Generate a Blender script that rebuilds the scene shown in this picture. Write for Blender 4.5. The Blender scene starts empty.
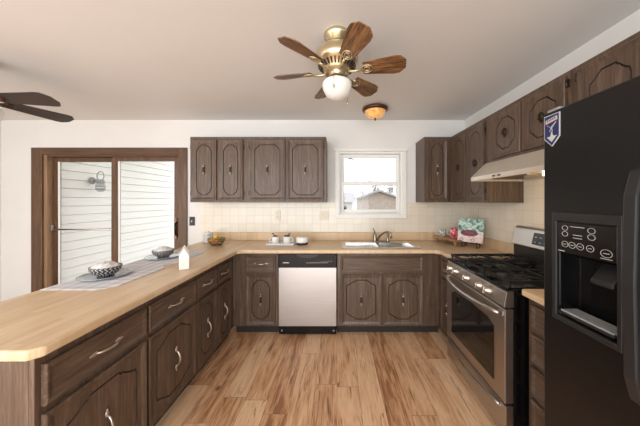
import bpy, bmesh, math, random
from mathutils import Vector, Matrix
from mathutils.geometry import tessellate_polygon

random.seed(7)
SC = bpy.context.scene
COL = SC.collection
PI = math.pi

# ------------------------------------------------------------------ camera, world, light, exposure
cam = bpy.data.cameras.new('camera')
cam.sensor_width = 36.0
cam.lens = 240.0 / 640.0 * 36.0
cam.shift_x = -17.0 / 640.0
cam.shift_y = -12.0 / 640.0
cam.clip_start = 0.02
camo = bpy.data.objects.new('camera', cam)
camo.location = (0, 0, 1.425)
camo.rotation_euler = (PI / 2, 0, 0)
COL.objects.link(camo)
SC.camera = camo

SC.view_settings.view_transform = 'Standard'
SC.view_settings.look = 'None'
SC.view_settings.gamma = 1.0
SC.view_settings.exposure = 0.76
SC.view_settings.use_curve_mapping = False

world = bpy.data.worlds.new('sky')
SC.world = world
world.use_nodes = True
wb = world.node_tree.nodes['Background']
wb.inputs['Color'].default_value = (0.93, 0.96, 1.0, 1)
wb.inputs['Strength'].default_value = 1.4


def lamp(name, kind, loc, energy, color=(1, 1, 1), size=None, size_y=None, rot=(0, 0, 0), radius=None):
    l = bpy.data.lights.new(name, kind)
    l.energy = energy
    l.color = color
    if kind == 'AREA':
        l.shape = 'RECTANGLE'
        l.size = size
        l.size_y = size_y
    if radius is not None:
        l.shadow_soft_size = radius
    o = bpy.data.objects.new(name, l)
    o.location = loc
    o.rotation_euler = rot
    COL.objects.link(o)
    return o


# unseen fill lights added behind the camera and on the left to brighten the room
lamp('rear_fill_light', 'AREA', (-1.2, -2.7, 1.30), 92, (0.95, 0.98, 1.0), 5.4, 2.2, (PI / 2 + .35, 0, 0))  # added fill, tilted up to lift the ceiling too
lamp('left_fill_light', 'AREA', (-4.30, -.75, 1.35), 27, (0.97, 0.99, 1.0), 3.2, 2.0, (0, -PI / 2, 0))  # added fill from the left for the right wall and range fronts


# ------------------------------------------------------------------ helpers
def lin(c):
    c = c / 255.0
    return c / 12.92 if c <= 0.04045 else ((c + 0.055) / 1.055) ** 2.4


def rgb(r, g, b):
    return (lin(r), lin(g), lin(b), 1.0)


class NT:
    def __init__(self, name):
        self.m = bpy.data.materials.new(name)
        self.m.use_nodes = True
        self.t = self.m.node_tree
        self.b = self.t.nodes['Principled BSDF']

    def n(self, kind, **kw):
        nd = self.t.nodes.new(kind)
        for k, v in kw.items():
            if hasattr(nd, k) and not k[0].isupper():
                setattr(nd, k, v)
        return nd

    def l(self, a, b):
        self.t.links.new(a, b)

    def val(self, sock, v):
        if hasattr(v, 'is_output'):
            self.l(v, sock)
        else:
            sock.default_value = v

    def math(self, op, a, b=None, c=None):
        nd = self.n('ShaderNodeMath', operation=op)
        self.val(nd.inputs[0], a)
        if b is not None:
            self.val(nd.inputs[1], b)
        if c is not None:
            self.val(nd.inputs[2], c)
        return nd.outputs[0]

    def coords(self, which='Object'):
        return self.n('ShaderNodeTexCoord').outputs[which]

    def mapping(self, vec, scale=(1, 1, 1), loc=None):
        mp = self.n('ShaderNodeMapping')
        self.l(vec, mp.inputs['Vector'])
        mp.inputs['Scale'].default_value = scale
        if loc is not None:
            self.val(mp.inputs['Location'], loc)
        return mp.outputs['Vector']

    def noise(self, vec, scale=1, detail=4, rough=0.55, dist=0):
        nd = self.n('ShaderNodeTexNoise')
        self.l(vec, nd.inputs['Vector'])
        nd.inputs['Scale'].default_value = scale
        nd.inputs['Detail'].default_value = detail
        nd.inputs['Roughness'].default_value = rough
        nd.inputs['Distortion'].default_value = dist
        return nd.outputs['Fac']

    def ramp(self, fac, stops):
        nd = self.n('ShaderNodeValToRGB')
        self.l(fac, nd.inputs['Fac'])
        e = nd.color_ramp.elements
        while len(e) < len(stops):
            e.new(0.5)
        for el, (p, c) in zip(e, stops):
            el.position = p
            el.color = c
        return nd.outputs['Color']

    def mix(self, fac, a, b, mode='MIX'):
        nd = self.n('ShaderNodeMix')
        nd.data_type = 'RGBA'
        nd.blend_type = mode
        self.val(nd.inputs[0], fac)
        self.val(nd.inputs[6], a)
        self.val(nd.inputs[7], b)
        return nd.outputs[2]

    def comb(self, x, y, z):
        nd = self.n('ShaderNodeCombineXYZ')
        for i, v in enumerate((x, y, z)):
            self.val(nd.inputs[i], v)
        return nd.outputs[0]

    def sep(self, v):
        nd = self.n('ShaderNodeSeparateXYZ')
        self.l(v, nd.inputs[0])
        return nd.outputs

    def bump(self, h, strength=0.2, dist=0.01):
        nd = self.n('ShaderNodeBump')
        self.l(h, nd.inputs['Height'])
        nd.inputs['Strength'].default_value = strength
        nd.inputs['Distance'].default_value = dist
        self.l(nd.outputs[0], self.b.inputs['Normal'])

    def set(self, color=None, rough=None, metal=None, spec=None, coat=None, emit=None, estr=None):
        b = self.b.inputs
        if color is not None:
            self.val(b['Base Color'], color)
        if rough is not None:
            self.val(b['Roughness'], rough)
        if metal is not None:
            b['Metallic'].default_value = metal
        if spec is not None:
            b['Specular IOR Level'].default_value = spec
        if coat is not None:
            b['Coat Weight'].default_value = coat
            b['Coat Roughness'].default_value = 0.15
        if emit is not None:
            self.val(b['Emission Color'], emit)
            b['Emission Strength'].default_value = estr
        return self


def plain(name, c, rough=0.5, metal=0.0, spec=None, var=0.06, vscale=18, coat=None, bump=0):
    """solid colour with a faint procedural mottling"""
    k = NT(name)
    f = k.noise(k.coords(), vscale, 3)
    lo = tuple(v * (1 - var) for v in c[:3]) + (1,)
    hi = tuple(min(1, v * (1 + var)) for v in c[:3]) + (1,)
    k.set(k.ramp(f, [(0.3, lo), (0.7, hi)]), rough, metal, spec, coat)
    if bump:
        k.bump(f, bump, 0.002)
    return k.m


def wood(name, dark, mid, light, grain=(60, 60, 4), rough=0.42, dist=0.6, spec=0.5, contrast=(0.30, 0.52, 0.75)):
    k = NT(name)
    oi = k.n('ShaderNodeObjectInfo').outputs['Random']
    off = k.math('MULTIPLY', oi, 37.0)
    v = k.mapping(k.coords(), grain, k.comb(off, off, off))
    f1 = k.noise(v, 1.0, 5, 0.6, dist)
    v2 = k.mapping(k.coords(), tuple(g * 0.22 for g in grain), k.comb(off, off, off))
    f2 = k.noise(v2, 1.0, 3, 0.5, 1.6)
    v3 = k.mapping(k.coords(), tuple(g * 4 for g in grain))
    f3 = k.noise(v3, 1.0, 2, 0.5)
    f = k.math('ADD', k.math('MULTIPLY', f1, 0.5), k.math('ADD', k.math('MULTIPLY', f2, 0.35), k.math('MULTIPLY', f3, 0.15)))
    k.set(k.ramp(f, [(contrast[0], dark), (contrast[1], mid), (contrast[2], light)]), rough, 0, spec)
    k.bump(f3, 0.12, 0.001)
    return k.m


# ---- materials
M = {}
CABD, CABM, CABL = rgb(54, 40, 30), rgb(92, 73, 59), rgb(136, 114, 96)
M['cab'] = wood('cabinet_wood_upright', CABD, CABM, CABL, (85, 85, 5))
M['cabh'] = wood('cabinet_wood_level', CABD, CABM, CABL, (5, 85, 85))
M['glaze'] = plain('dark_groove_stain', rgb(40, 30, 24), 0.55)
M['toe'] = plain('black_toe_kick', rgb(42, 34, 29), 0.7)
M['trimwood'] = wood('stained_oak_trim', rgb(60, 40, 26), rgb(96, 69, 48), rgb(134, 101, 73), (55, 55, 4))
M['trimwoodh'] = wood('stained_oak_trim_level', rgb(60, 40, 26), rgb(96, 69, 48), rgb(134, 101, 73), (4, 55, 55))
M['lighttrim'] = wood('lighter_oak_jamb', rgb(110, 82, 58), rgb(150, 118, 88), rgb(180, 150, 118), (55, 55, 4))
M['fanwood'] = wood('oak_fan_blade', rgb(52, 31, 16), rgb(112, 76, 46), rgb(158, 116, 76), (5, 55, 55), 0.4, 2.4, contrast=(0.40, 0.5, 0.58))
M['fandark'] = wood('dark_fan_blade', rgb(38, 28, 24), rgb(54, 40, 34), rgb(70, 54, 46), (6, 70, 70), 0.45)
M['boardwood'] = wood('acacia_board', rgb(120, 84, 54), rgb(168, 124, 84), rgb(196, 152, 108), (40, 4, 40))
M['pewter'] = plain('pewter', rgb(205, 198, 190), 0.28, 1.0)
M['antique'] = plain('antique_bronze', rgb(84, 72, 62), 0.38, 0.9)
M['brass'] = plain('antique_brass', rgb(206, 190, 156), 0.32, 0.88)
M['bronze'] = plain('oiled_bronze', rgb(96, 68, 50), 0.35, 0.7)
M['black'] = plain('black_enamel', rgb(14, 14, 15), 0.2, 0, 0.35)
M['blackmat'] = plain('black_plastic', rgb(30, 30, 31), 0.42)
M['iron'] = plain('cast_iron', rgb(28, 28, 29), 0.5, 0.1, bump=0.2)
M['grey'] = plain('grey_plastic', rgb(150, 150, 150), 0.4)
M['white'] = plain('white_vinyl', rgb(238, 237, 232), 0.4, var=0.015)
M['ivory'] = plain('ivory_plastic', rgb(222, 212, 190), 0.4, var=0.02)
M['ceramic'] = plain('white_ceramic', rgb(228, 226, 222), 0.18, var=0.02)
M['almond'] = plain('almond_enamel', rgb(205, 194, 178), 0.3, 0.15, var=0.03)
M['charger'] = plain('silver_plate', rgb(200, 204, 210), 0.22, 0.8)
M['lemon'] = plain('yellow_lemon_skin', rgb(232, 190, 60), 0.45, vscale=60)
M['apple'] = plain('peach_red_fruit_skin', rgb(214, 128, 70), 0.4, var=0.25, vscale=25)
M['lime'] = plain('green_fruit_skin', rgb(120, 150, 60), 0.4, var=0.2)
M['wicker'] = plain('woven_wire', rgb(120, 96, 66), 0.5, 0.3)
M['chocolate'] = plain('dark_chocolate', rgb(36, 28, 26), 0.4)
M['ringwhite'] = plain('white_print', rgb(190, 190, 188), 0.5)
M['navy'] = plain('navy_print', rgb(32, 40, 92), 0.5)
M['orangeprint'] = plain('orange_print', rgb(214, 150, 110), 0.5)
M['bark'] = plain('bare_bark', rgb(140, 128, 120), 0.9, var=0.2)
M['shedwall'] = plain('weathered_shed_wall', rgb(172, 158, 148), 0.9, var=0.12, vscale=6)
M['palewall'] = plain('pale_house_wall', rgb(215, 214, 214), 0.9, var=0.03)
M['roof'] = plain('grey_shingle', rgb(156, 152, 152), 0.9, var=0.12, vscale=12)
M['grass'] = plain('winter_lawn', rgb(168, 164, 140), 0.95, var=0.15, vscale=3)
M['deck'] = plain('concrete_patio', rgb(200, 196, 188), 0.9, var=0.05, vscale=4)
M['wire'] = plain('grey_wire', rgb(100, 100, 104), 0.6)


def brushed(name, c, axis, rough=0.3):
    k = NT(name)
    s = [4, 4, 4]
    for i in range(3):
        if i != axis:
            s[i] = 320
    f = k.noise(k.mapping(k.coords(), tuple(s)), 1, 2, 0.5)
    lo = tuple(v * 0.9 for v in c[:3]) + (1,)
    k.set(k.ramp(f, [(0.3, lo), (0.7, c)]), k.math('MULTIPLY_ADD', f, 0.12, rough - 0.06), 1.0)
    return k.m


M['steel'] = brushed('brushed_steel', rgb(205, 202, 200), 0, 0.36)
M['steelr'] = brushed('range_steel', rgb(196, 190, 184), 0, 0.34)
M['steelr'].node_tree.nodes['Principled BSDF'].inputs['Metallic'].default_value = 1.0
M['steelx'] = brushed('satin_sink_steel', rgb(205, 203, 200), 0, 0.25)
M['chrome'] = plain('chrome', rgb(215, 213, 210), 0.12, 1.0)
M['nickel'] = plain('brushed_nickel', rgb(150, 140, 128), 0.28, 1.0)

# painted walls and ceiling
k = NT('wall_paint')
f = k.noise(k.coords(), 3.0, 3)
k.set(k.ramp(f, [(0.2, rgb(226, 224, 220)), (0.8, rgb(231, 229, 225))]), 0.75)
k.bump(k.noise(k.coords(), 220, 2), 0.05, 0.001)
M['wall'] = k.m
k = NT('ceiling_paint')
f = k.noise(k.coords(), 2.0, 3)
k.set(k.ramp(f, [(0.2, rgb(228, 226, 224)), (0.8, rgb(232, 230, 228))]), 0.9)
k.bump(k.noise(k.coords(), 160, 2), 0.08, 0.001)
M['ceil'] = k.m

# ceramic tile
def tile(name, ax):
    k = NT(name)
    s = k.sep(k.coords())
    p = 0.108
    u = k.math('DIVIDE', s[ax], p)
    v = k.math('DIVIDE', k.math('SUBTRACT', s[2], 1.016), p)
    fu, fv = k.math('FRACT', u), k.math('FRACT', v)
    du = k.math('ABSOLUTE', k.math('SUBTRACT', fu, 0.5))
    dv = k.math('ABSOLUTE', k.math('SUBTRACT', fv, 0.5))
    g = k.math('MAXIMUM', du, dv)
    grout = k.math('GREATER_THAN', g, 0.482)
    wn = k.n('ShaderNodeTexWhiteNoise')
    k.l(k.comb(k.math('FLOOR', u), k.math('FLOOR', v), 0.0), wn.inputs['Vector'])
    base = k.ramp(wn.outputs['Value'], [(0.0, rgb(226, 217, 200)), (1.0, rgb(234, 226, 210))])
    mott = k.noise(k.coords(), 30, 3)
    base = k.mix(k.math('MULTIPLY', mott, 0.25), base, rgb(216, 205, 185))
    k.set(k.mix(grout, base, rgb(205, 194, 174)), k.math('MULTIPLY_ADD', grout, 0.5, 0.22))
    h = k.math('SMOOTH_MIN', k.math('SUBTRACT', 0.5, g), 0.05, 0.02)
    k.bump(h, 0.4, 0.01)
    return k.m


M['tile'] = tile('cream_tile_back', 0)
M['tiler'] = tile('cream_tile_side', 1)

# butcher-block laminate; staves follow each run of the worktop
k = NT('butcher_block_laminate')
s = k.sep(k.coords())
back = k.math('MULTIPLY', k.math('GREATER_THAN', s[1], 2.50), k.math('MULTIPLY', k.math('GREATER_THAN', s[0], -1.03), k.math('LESS_THAN', s[0], 1.06)))
nb = k.math('SUBTRACT', 1.0, back)
along = k.math('ADD', k.math('MULTIPLY', s[0], back), k.math('MULTIPLY', s[1], nb))
across = k.math('ADD', k.math('MULTIPLY', s[1], back), k.math('MULTIPLY', s[0], nb))
row = k.math('FLOOR', k.math('DIVIDE', across, 0.032))
wn = k.n('ShaderNodeTexWhiteNoise')
k.l(k.comb(row, 3.1, 0.0), wn.inputs['Vector'])
seg = k.math('FLOOR', k.math('ADD', k.math('DIVIDE', along, 0.46), k.math('MULTIPLY', wn.outputs['Value'], 9.0)))
wn2 = k.n('ShaderNodeTexWhiteNoise')
k.l(k.comb(row, seg, 1.7), wn2.inputs['Vector'])
gr = k.noise(k.comb(k.math('MULTIPLY', along, 6), k.math('MULTIPLY', across, 170), k.math('MULTIPLY', row, 2.3)), 1, 4, 0.6)
fac = k.math('ADD', k.math('MULTIPLY', wn2.outputs['Value'], 0.24), k.math('MULTIPLY', gr, 0.80))
k.set(k.ramp(fac, [(0.22, rgb(192, 160, 122)), (0.5, rgb(213, 184, 147)), (0.85, rgb(229, 206, 174))]), 0.33)
M['counter'] = k.m

# plank floor
k = NT('rustic_plank_floor')
s = k.sep(k.coords())
W, L = 0.165, 1.22
row = k.math('FLOOR', k.math('DIVIDE', s[0], W))
wn = k.n('ShaderNodeTexWhiteNoise')
k.l(k.comb(row, 0.37, 0.0), wn.inputs['Vector'])
u = k.math('ADD', k.math('DIVIDE', s[1], L), k.math('MULTIPLY', wn.outputs['Value'], 7.0))
idx = k.math('FLOOR', u)
wn2 = k.n('ShaderNodeTexWhiteNoise')
k.l(k.comb(row, idx, 0.9), wn2.inputs['Vector'])
r2 = wn2.outputs['Value']
fx = k.math('FRACT', k.math('DIVIDE', s[0], W))
fy = k.math('FRACT', u)
ex = k.math('ABSOLUTE', k.math('SUBTRACT', fx, 0.5))
ey = k.math('ABSOLUTE', k.math('SUBTRACT', fy, 0.5))
gap = k.math('MAXIMUM', k.math('GREATER_THAN', ex, 0.492), k.math('GREATER_THAN', ey, 0.4988))
zo = k.math('ADD', k.math('MULTIPLY', row, 3.7), k.math('MULTIPLY', idx, 5.3))
fine = k.noise(k.comb(k.math('MULTIPLY', s[0], 60), k.math('MULTIPLY', s[1], 4), zo), 1, 5, 0.6, 0.8)
fig = k.noise(k.comb(k.math('MULTIPLY', s[0], 11), k.math('MULTIPLY', s[1], 1.7), zo), 1, 5, 0.6, 2.2)
strk = k.noise(k.comb(k.math('MULTIPLY', s[0], 24), k.math('MULTIPLY', s[1], 1.7), k.math('ADD', zo, 11.0)), 1, 3, 0.55, 2.6)
tone = k.math('ADD', k.math('MULTIPLY', r2, 0.20), k.math('ADD', k.math('MULTIPLY', fine, 0.36), k.math('MULTIPLY', fig, 0.50)))
base = k.ramp(tone, [(0.38, rgb(156, 108, 74)), (0.46, rgb(203, 155, 115)), (0.56, rgb(226, 183, 143)), (0.70, rgb(236, 203, 168))])
dark = k.ramp(strk, [(0.60, (0, 0, 0, 1)), (0.69, (1, 1, 1, 1))])
kv = k.n('ShaderNodeTexVoronoi')
k.l(k.comb(k.math('MULTIPLY', s[0], 3.4), k.math('MULTIPLY', s[1], 2.2), zo), kv.inputs['Vector'])
kv.inputs['Scale'].default_value = 1.0
knot = k.ramp(kv.outputs['Distance'], [(0.035, (1, 1, 1, 1)), (0.085, (0, 0, 0, 1))])
base = k.mix(k.math('MULTIPLY', dark, 0.75), base, rgb(98, 64, 42))
base = k.mix(k.math('MULTIPLY', knot, 0.8), base, rgb(82, 52, 34))
base = k.mix(k.math('MULTIPLY', gap, 0.65), base, rgb(92, 60, 38))
k.set(base, k.math('MULTIPLY_ADD', fine, 0.12, 0.33), 0, 0.4)
k.bump(k.math('SUBTRACT', fine, gap), 0.08, 0.002)
M['floor'] = k.m

# glass
def glassmat(name, tint=(1, 1, 1, 1), ior=1.45, rough=0.0):
    k = NT(name)
    tr = k.n('ShaderNodeBsdfTransparent')
    tr.inputs[0].default_value = tint
    gl = k.n('ShaderNodeBsdfGlossy')
    gl.inputs['Roughness'].default_value = rough
    fr = k.n('ShaderNodeFresnel')
    fr.inputs['IOR'].default_value = ior
    ms = k.n('ShaderNodeMixShader')
    ge = k.n('ShaderNodeNewGeometry')
    k.l(k.math('MULTIPLY', fr.outputs[0], k.math('SUBTRACT', 1.0, ge.outputs['Backfacing'])), ms.inputs[0])
    k.l(tr.outputs[0], ms.inputs[1])
    k.l(gl.outputs[0], ms.inputs[2])
    k.l(ms.outputs[0], k.t.nodes['Material Output'].inputs['Surface'])
    return k.m


M['glass'] = glassmat('clear_glass', (0.99, 0.99, 0.99, 1))
M['jarglass'] = glassmat('seeded_jar_glass', (.72, .74, .75, 1), 1.6, .1)
M['ovenglass'] = plain('smoked_oven_glass', rgb(20, 18, 17), 0.06, 0, 0.8)
M['globe'] = NT('lit_frosted_globe').set(rgb(226, 223, 216), 0.3, emit=(1, 0.97, 0.92, 1), estr=0.06).m
k = NT('amber_alabaster')
f = k.noise(k.coords(), 14, 4, 0.6, 1.2)
c = k.ramp(f, [(0.3, rgb(190, 122, 56)), (0.65, rgb(232, 184, 116))])
k.set(c, 0.35, emit=c, estr=0.38)
M['amber'] = k.m
M['bulb'] = NT('hood_bulb').set((1, 0.9, 0.75, 1), 0.4, emit=(1, 0.82, 0.55, 1), estr=3.0).m

# siding
k = NT('white_vinyl_siding')
f = k.noise(k.mapping(k.coords(), (2, 2, 60)), 1, 3)
k.set(k.ramp(f, [(0.2, rgb(232, 230, 224)), (0.8, rgb(240, 238, 233))]), 0.55)
M['siding'] = k.m

# checked placemat
k = NT('grey_checked_weave')
s = k.sep(k.coords())
a = k.math('GREATER_THAN', k.math('FRACT', k.math('MULTIPLY', s[0], 14)), 0.72)
b = k.math('GREATER_THAN', k.math('FRACT', k.math('MULTIPLY', s[1], 14)), 0.72)
f = k.math('MULTIPLY', k.math('ADD', a, b), 0.5)
k.set(k.mix(f, rgb(222, 222, 224), rgb(184, 188, 198)), 0.9)
k.bump(k.noise(k.coords(), 400, 2), 0.3, 0.001)
M['weave'] = k.m

# patterned bowl glaze
k = NT('black_white_bowl_glaze')
s = k.sep(k.coords())
ang = k.math('ARCTAN2', s[1], s[0])
w = k.math('SINE', k.math('ADD', k.math('MULTIPLY', ang, 22.0), k.math('MULTIPLY', k.math('SINE', k.math('MULTIPLY', s[2], 260)), 1.6)))
k.set(k.ramp(w, [(0.52, rgb(62, 60, 62)), (0.95, rgb(190, 188, 186))]), 0.25)
M['bowlglaze'] = k.m
M['napkin'] = plain('black_white_print_cloth', rgb(216, 214, 212), 0.9, var=0.22, vscale=55)
M['canisterpat'] = plain('grey_mottled_ceramic', rgb(196, 192, 188), 0.4, var=0.35, vscale=38)
k = NT('pink_floral_glaze')
f = k.noise(k.coords(), 38, 2, 0.5, 1.0)
k.set(k.ramp(f, [(0.40, rgb(232, 225, 220)), (0.47, rgb(226, 92, 112)), (0.62, rgb(196, 40, 72)), (0.72, rgb(80, 130, 90))]), 0.25)
M['floral'] = k.m
k = NT('teal_floral_glaze')
f = k.noise(k.coords(), 40, 2, 0.5, 1.0)
k.set(k.ramp(f, [(0.42, rgb(236, 236, 232)), (0.52, rgb(130, 180, 170)), (0.68, rgb(180, 110, 110))]), 0.25)
M['teal'] = k.m
# cook book cover : foliage at the top, dark pie in the middle, pale cloth below
k = NT('cookbook_cover_print')
s = k.sep(k.coords())
n1 = k.noise(k.coords(), 32, 3, 0.6, 0.8)
fol = k.ramp(n1, [(0.36, rgb(60, 100, 96)), (0.5, rgb(150, 196, 186)), (0.62, rgb(226, 236, 230))])
pale = k.ramp(k.noise(k.coords(), 45, 2), [(0.4, rgb(226, 196, 196)), (0.6, rgb(240, 230, 226))])
pie = k.ramp(k.noise(k.coords(), 50, 3), [(0.35, rgb(74, 36, 50)), (0.65, rgb(150, 80, 96))])
col = k.mix(k.math('LESS_THAN', s[2], 0.125), fol, pale)
ex = k.math('DIVIDE', k.math('ADD', s[0], 0.01), 0.09)
ez = k.math('DIVIDE', k.math('SUBTRACT', s[2], 0.105), 0.036)
d = k.math('ADD', k.math('POWER', ex, 2.0), k.math('POWER', ez, 2.0))
col = k.mix(k.math('LESS_THAN', d, 1.0), col, pie)
k.set(col, 0.3)
M['cover'] = k.m
M['pages'] = plain('book_pages', rgb(236, 230, 218), 0.8, var=0.03, vscale=200)

# pebbled black refrigerator skin
k = NT('pebbled_black_steel')
vz = k.noise(k.coords(), 420, 2, 0.6)
k.set(rgb(11, 11, 12), k.math('MULTIPLY_ADD', vz, 0.2, 0.20), 0, 0.42)
k.bump(vz, 0.22, 0.001)
M['fridge'] = k.m


# ------------------------------------------------------------------ mesh builder
class MB:
    def __init__(s):
        s.v, s.f, s.mi, s.sm = [], [], [], []

    def add(s, verts, faces, m=0, smooth=False, mat=None):
        o = len(s.v)
        for p in verts:
            p = Vector(p)
            if mat is not None:
                p = mat @ p
            s.v.append(p)
        for f in faces:
            s.f.append([i + o for i in f])
            s.mi.append(m)
            s.sm.append(smooth)
        return s

    def box(s, x0, x1, y0, y1, z0, z1, m=0, mat=None):
        v = [(x0, y0, z0), (x1, y0, z0), (x1, y1, z0), (x0, y1, z0), (x0, y0, z1), (x1, y0, z1), (x1, y1, z1), (x0, y1, z1)]
        return s.add(v, [(0, 3, 2, 1), (4, 5, 6, 7), (0, 1, 5, 4), (1, 2, 6, 5), (2, 3, 7, 6), (3, 0, 4, 7)], m, False, mat)

    def tube(s, path, r, seg=10, m=0, cap=True, closed=False):
        P = [Vector(p) for p in path]
        n = len(P)
        R = r if isinstance(r, (list, tuple)) else [r] * n
        vs, fs = [], []
        prev = None
        for i in range(n):
            a = P[(i - 1) % n] if (closed or i > 0) else P[i]
            b = P[(i + 1) % n] if (closed or i < n - 1) else P[i]
            t = (b - a).normalized()
            if prev is None:
                up = Vector((0, 0, 1)) if abs(t.z) < 0.9 else Vector((1, 0, 0))
                nn = t.cross(up).normalized()
            else:
                nn = (prev - t * prev.dot(t)).normalized()
            prev = nn
            bb = t.cross(nn)
            for j in range(seg):
                a2 = 2 * PI * j / seg
                vs.append(P[i] + (nn * math.cos(a2) + bb * math.sin(a2)) * R[i])
        for i in range(n if closed else n - 1):
            for j in range(seg):
                i2 = (i + 1) % n
                fs.append((i * seg + j, i * seg + (j + 1) % seg, i2 * seg + (j + 1) % seg, i2 * seg + j))
        s.add(vs, fs, m, True)
        if cap and not closed:
            s.add(vs[:seg], [tuple(range(seg))], m)
            s.add(vs[-seg:], [tuple(range(seg))], m)
        return s

    def lathe(s, prof, c=(0, 0, 0), seg=28, m=0, mat=None, smooth=True):
        """prof: (radius, z) points; revolve about z through c"""
        vs, fs = [], []
        for (r, z) in prof:
            for j in range(seg):
                a = 2 * PI * j / seg
                vs.append((c[0] + r * math.cos(a), c[1] + r * math.sin(a), c[2] + z))
        for i in range(len(prof) - 1):
            for j in range(seg):
                fs.append((i * seg + j, i * seg + (j + 1) % seg, (i + 1) * seg + (j + 1) % seg, (i + 1) * seg + j))
        return s.add(vs, fs, m, smooth, mat)

    def ball(s, c, rx, ry=None, rz=None, seg=16, rings=10, m=0, mat=None):
        ry, rz = ry or rx, rz or rx
        vs, fs = [], []
        for i in range(rings + 1):
            t = PI * i / rings
            for j in range(seg):
                a = 2 * PI * j / seg
                vs.append((c[0] + rx * math.sin(t) * math.cos(a), c[1] + ry * math.sin(t) * math.sin(a), c[2] + rz * math.cos(t)))
        for i in range(rings):
            for j in range(seg):
                fs.append((i * seg + j, (i + 1) * seg + j, (i + 1) * seg + (j + 1) % seg, i * seg + (j + 1) % seg))
        return s.add(vs, fs, m, True, mat)

    def prism(s, poly, axis, a, b, m=0, mat=None, holes=()):
        """poly in the two remaining axes, extruded along axis from a to b"""
        def P(p, t):
            if axis == 0:
                return (t, p[0], p[1])
            if axis == 1:
                return (p[0], t, p[1])
            return (p[0], p[1], t)
        loops = [list(poly)] + [list(h) for h in holes]
        flat = [q for lp in loops for q in lp]
        tris = tessellate_polygon([[Vector((q[0], q[1], 0)) for q in lp] for lp in loops])
        n = len(flat)
        fs = []
        if not holes and len(poly) <= 64:
            fs = [tuple(range(n)), tuple(range(n, 2 * n))]
        else:
            for t in tris:
                fs.append(tuple(t))
                fs.append(tuple(i + n for i in reversed(t)))
        o = 0
        for lp in loops:
            q = len(lp)
            for i in range(q):
                fs.append((o + i, o + (i + 1) % q, o + (i + 1) % q + n, o + i + n))
            o += q
        return s.add([P(p, a) for p in flat] + [P(p, b) for p in flat], fs, m, False, mat)

    def build(s, name, mats, parent=None, bevel=0, loc=None, rot=None, bseg=2, fix=True):
        me = bpy.data.meshes.new(name)
        me.from_pydata([tuple(v) for v in s.v], [], s.f)
        mats = mats if isinstance(mats, (list, tuple)) else [mats]
        for m in mats:
            me.materials.append(M[m] if isinstance(m, str) else m)
        me.polygons.foreach_set('material_index', s.mi)
        me.polygons.foreach_set('use_smooth', s.sm)
        if fix:
            bm = bmesh.new()
            bm.from_mesh(me)
            bmesh.ops.remove_doubles(bm, verts=bm.verts, dist=1e-5)
            bmesh.ops.recalc_face_normals(bm, faces=bm.faces)
            bm.to_mesh(me)
            bm.free()
        me.update()
        o = bpy.data.objects.new(name, me)
        COL.objects.link(o)
        if parent is not None:
            o.parent = parent
        if loc is not None:
            o.location = loc
        if rot is not None:
            o.rotation_euler = rot
        if bevel:
            md = o.modifiers.new('bevel', 'BEVEL')
            md.width = bevel
            md.segments = bseg
            md.limit_method = 'ANGLE'
            md.angle_limit = 0.6
            md.harden_normals = False
        return o


def tag(o, label, cat, group=None):
    o['label'] = label
    o['category'] = cat
    if group:
        o['group'] = group
    return o


def thing(name, label, cat, loc=(0, 0, 0), rz=0, group=None):
    o = bpy.data.objects.new(name, None)
    o.empty_display_size = 0.05
    o.location = loc
    o.rotation_euler = (0, 0, rz)
    COL.objects.link(o)
    return tag(o, label, cat, group)


def struct(o):
    o['kind'] = 'structure'
    return o


def copy_tree(o, parent=None):
    c = o.copy()
    COL.objects.link(c)
    if parent is not None:
        c.parent = parent
    for ch in [q for q in bpy.data.objects if q.parent == o]:
        copy_tree(ch, c)
    return c


# ------------------------------------------------------------------ room shell
CEIL = 2.49
XL, XR, YB, YF = -4.42, 1.68, 3.16, -2.9
# sliding-door opening and window opening in the back wall
DX0, DX1, DZ = -3.87, -2.07, 2.04
WX0, WX1, WZ0, WZ1 = 0.02, 0.865, 1.245, 2.075

struct(MB().box(XL - .12, XR + .12, YF, YB + .12, -0.06, 0).build('floor', 'floor'))
struct(MB().box(XL - .12, XR + .12, YF, YB + .12, CEIL, CEIL + .08).build('ceiling', 'ceil'))
struct(MB().box(XL - .12, XL, YF, YB + .12, 0, CEIL).build('wall_left', 'wall'))
struct(MB().box(XR, XR + .12, YF, YB + .12, 0, CEIL).build('wall_right', 'wall'))
w = MB()
w.box(XL, DX0, YB, YB + .12, 0, CEIL)
w.box(DX0, DX1, YB, YB + .12, DZ, CEIL)
w.box(DX1, WX0, YB, YB + .12, 0, CEIL)
w.box(WX0, WX1, YB, YB + .12, 0, WZ0)
w.box(WX0, WX1, YB, YB + .12, WZ1, CEIL)
w.box(WX1, XR, YB, YB + .12, 0, CEIL)
struct(w.build('wall_back', 'wall'))
# tiled splashback
t = MB()
TT = 0.008
t.box(-1.79, -0.028, YB - TT, YB - .0005, 1.016, 1.405)
t.box(-0.028, 0.912, YB - TT, YB - .0005, 1.016, 1.198)
t.box(0.912, XR - .001, YB - TT, YB - .0005, 1.016, 1.405)
t.box(-1.79, -1.725, YB - TT, YB - .0005, 0.914, 1.016)
struct(t.build('trim_1', 'tile'))
t = MB()
t.box(XR - TT, XR - .0005, 1.0, YB - TT, 1.016, 1.405)
t.box(XR - TT, XR - .0005, 1.40, 2.15, 1.405, 1.76)
struct(t.build('trim_2', 'tiler'))
struct(MB().box(XL + .0005, DX0 - .14, YB - .014, YB - .0005, 0, 0.09).build('baseboard_back', 'trimwoodh', bevel=.003))
struct(MB().box(XL + .0005, XL + .014, YF, YB - .015, 0, 0.09).build('baseboard_left', 'trimwood', bevel=.003))

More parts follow.
